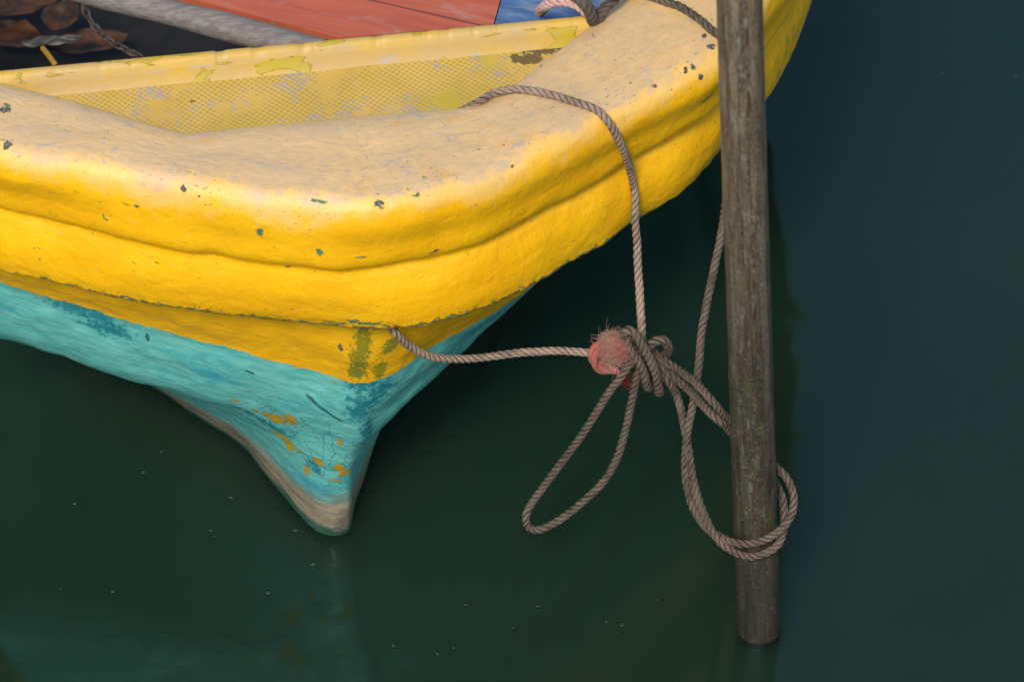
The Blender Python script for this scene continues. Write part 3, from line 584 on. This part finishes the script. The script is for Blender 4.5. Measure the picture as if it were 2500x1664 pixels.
# ropes lying at the top edge, on the coaming
zc_ = .758
tag(rope('short_rope', low_px([(1318, 30, .70), (1330, 16, .745), (1352, 3, .768), (1385, 4, .772), (1415, 16, .768), (1440, 40, .752)], 0), ROPE_P, R=.0075, fuzz=.6), 'faded pink twisted rope end lying on the coaming', 'rope')
tag(rope('loose_rope', low_px([(1360, -60, .78), (1390, -22, .79), (1420, 2, .785), (1438, 24, .772), (1447, 46, .752), (1450, 60, .73)], 0) , ROPE_D, R=.0085, fuzz=.3), 'dark grey rope bending down beside the pink rope end', 'rope')
tag(rope('loose_rope', low_px([(1460, 52, .74), (1466, 34, .755), (1482, 14, .765), (1505, -6, .772), (1540, -50, .77)], 0), ROPE_D, R=.0075, fuzz=.3), 'short dark rope crossing the coaming where it meets the right gunwale', 'rope')

# ------------------------------------------------------------------ things lying inside the boat
OAR = mat_simple('grey weathered wood', (.24, .20, .175), (.15, .125, .11), 9, .7, .002, 3, 22, 22)
o0, o1 = Zp(-420, -186, .705), Zp(790, 128, .705)
P = o0 + (o1-o0)*np.linspace(0, 1, 120)[:, None]; V, Fc, U = tube(P, .0185 + .001*np.sin(np.arange(120)*.21), 24)
tag(mesh('oar_shaft', V, Fc, OAR, None, U), 'grey weathered wooden shaft lying across the inside of the boat', 'oar')
LEAF = mat_simple('dry brown leaf', (.13, .045, .012), (.035, .020, .010), 30, .6, .003)
def leaf(x, y, z, a, b, rot, label, mat=LEAF, name='dry_leaf', cat='leaf', curl=.25):
    c = Zp(x, y, z); n = 16; V = []; U = []
    for j in range(n):
        for i in range(n):
            s, t = i/(n-1)*2-1, j/(n-1)*2-1; w_ = (1-abs(s)**1.8)**.7*(1+.2*mn.noise(Vector((s*3, x, t)))); X, Yv = s*a, t*b*w_
            zz = curl*a*(s*s*.6+(t*w_)**2*.5)+.007*mn.noise(Vector((s*2, t*2, x*.1))); V.append(c + [X*math.cos(rot)-Yv*math.sin(rot), X*math.sin(rot)+Yv*math.cos(rot), zz]); U.append((s, t))
    V = np.array(V); k = len(V); Fc = grid_faces(n, n).tolist(); Fc += [[q+k for q in f[::-1]] for f in Fc]
    tag(mesh(name, np.vstack([V, V-[0, 0, .0008]]), Fc, mat, None, np.array(U+U)), label, cat, 'dry leaves lying in the boat' if cat == 'leaf' else None)
for a in [(60, 12, .34, .055, .03, .4, 'large orange brown leaf at the top left corner'), (148, 42, .35, .035, .028, 1.2, 'rounded orange leaf beside the chain, second from the corner'), (30, 90, .32, .05, .03, -.3, 'dull brown leaf lying below the orange leaves'),
          (215, 110, .31, .06, .028, .2, 'flat dark brown leaf just behind the coaming')]: leaf(*a)
leaf(130, 108, .36, .045, .012, .15, 'thin pale crumpled plastic scrap among the brown leaves', mat_simple('clear dirty plastic', (.06, .055, .045), (.13, .12, .10), 20, .45, .002), 'plastic_scrap', 'plastic scrap', .3)
A = Acc(); A.add(*tube(crom([Zp(104, 118, .60), Zp(118, 135, .61), Zp(135, 158, .615)], 8), .004, 8))
tag(A.build('yellow_stick', mat_simple('yellow stick', (.34, .19, .015), (.45, .22, .02), 30, .6, .001)), 'short yellow stick poking up behind the coaming', 'stick')
chn = empty('chain', Zp(200, 10, .56)); tag(chn, 'short rusty chain of pale links hanging inside the boat', 'chain')
cpth = crom([Zp(195, -20, .42), Zp(205, 20, .40), Zp(228, 62, .38), Zp(262, 96, .38), Zp(300, 118, .38), Zp(345, 140, .38)], .011, True)
CHM = mat_simple('rusty link', (.16, .13, .11), (.09, .04, .025), 60, .6, .001)
for i in range(len(cpth)-1):
    a, b = cpth[i], cpth[i+1]; c = (a+b)/2; d = (b-a)/np.linalg.norm(b-a); sd = np.cross(d, [0, 0, 1]); sd /= np.linalg.norm(sd)
    if i % 2: sd = np.cross(d, sd)
    t = np.linspace(0, 2*math.pi, 17); lp = c + np.outer(np.cos(t)*.0095, d) + np.outer(np.sin(t)*.0048, sd)
    V, Fc, U = tube(lp, .0018, 6, False); mesh('link', V, Fc, CHM, chn, U)

# ------------------------------------------------------------------ water
def water():
    e = 900; V = [(-e, -e, 0), (e, -e, 0), (e, e, 0), (-e, e, 0), (-e, -e, -6), (e, -e, -6), (e, e, -6), (-e, e, -6)]; Fc = [[0, 1, 2, 3], [7, 6, 5, 4], [0, 4, 5, 1], [1, 5, 6, 2], [2, 6, 7, 3], [3, 7, 4, 0]]
    o = mesh('water', V, Fc, WATER, None, smooth=True); o['kind'] = 'structure'; return o
water()
FLK = mat_simple('floating fleck', (.10, .12, .09), (.05, .07, .05), 60, .6, 0)
fl = [(182, 1229), (350, 1153), (394, 1102), (563, 1214), (515, 1294), (722, 1294), (765, 1377), (655, 1447), (148, 1436), (275, 1443), (960, 1575), (1068, 1595), (1313, 1479), (1108, 1580), (1480, 1518), (1604, 1464), (1518, 1525), (1252, 1532), (1137, 1475), (2302, 178), (2480, 188)]
for i, (x, y) in enumerate(fl):
    c = Zp(x, y, .0012); n = 9; a0 = random.random()*6; sx, sy = random.uniform(.0012, .0045), random.uniform(.0010, .0022)
    V = [(c[0], c[1], .0024)] + [(c[0]+sx*math.cos(a0+k/n*6.283)*random.uniform(.6, 1.2), c[1]+sy*math.sin(a0+k/n*6.283)*random.uniform(.7, 1.3), .0012) for k in range(n)]
    tag(mesh('floating_fleck', V, [[0, 1+k, 1+(k+1) % n] for k in range(n)] + [list(range(n, 0, -1))], FLK), 'tiny pale fleck floating on the dark water', 'fleck', 'flecks floating on the water')
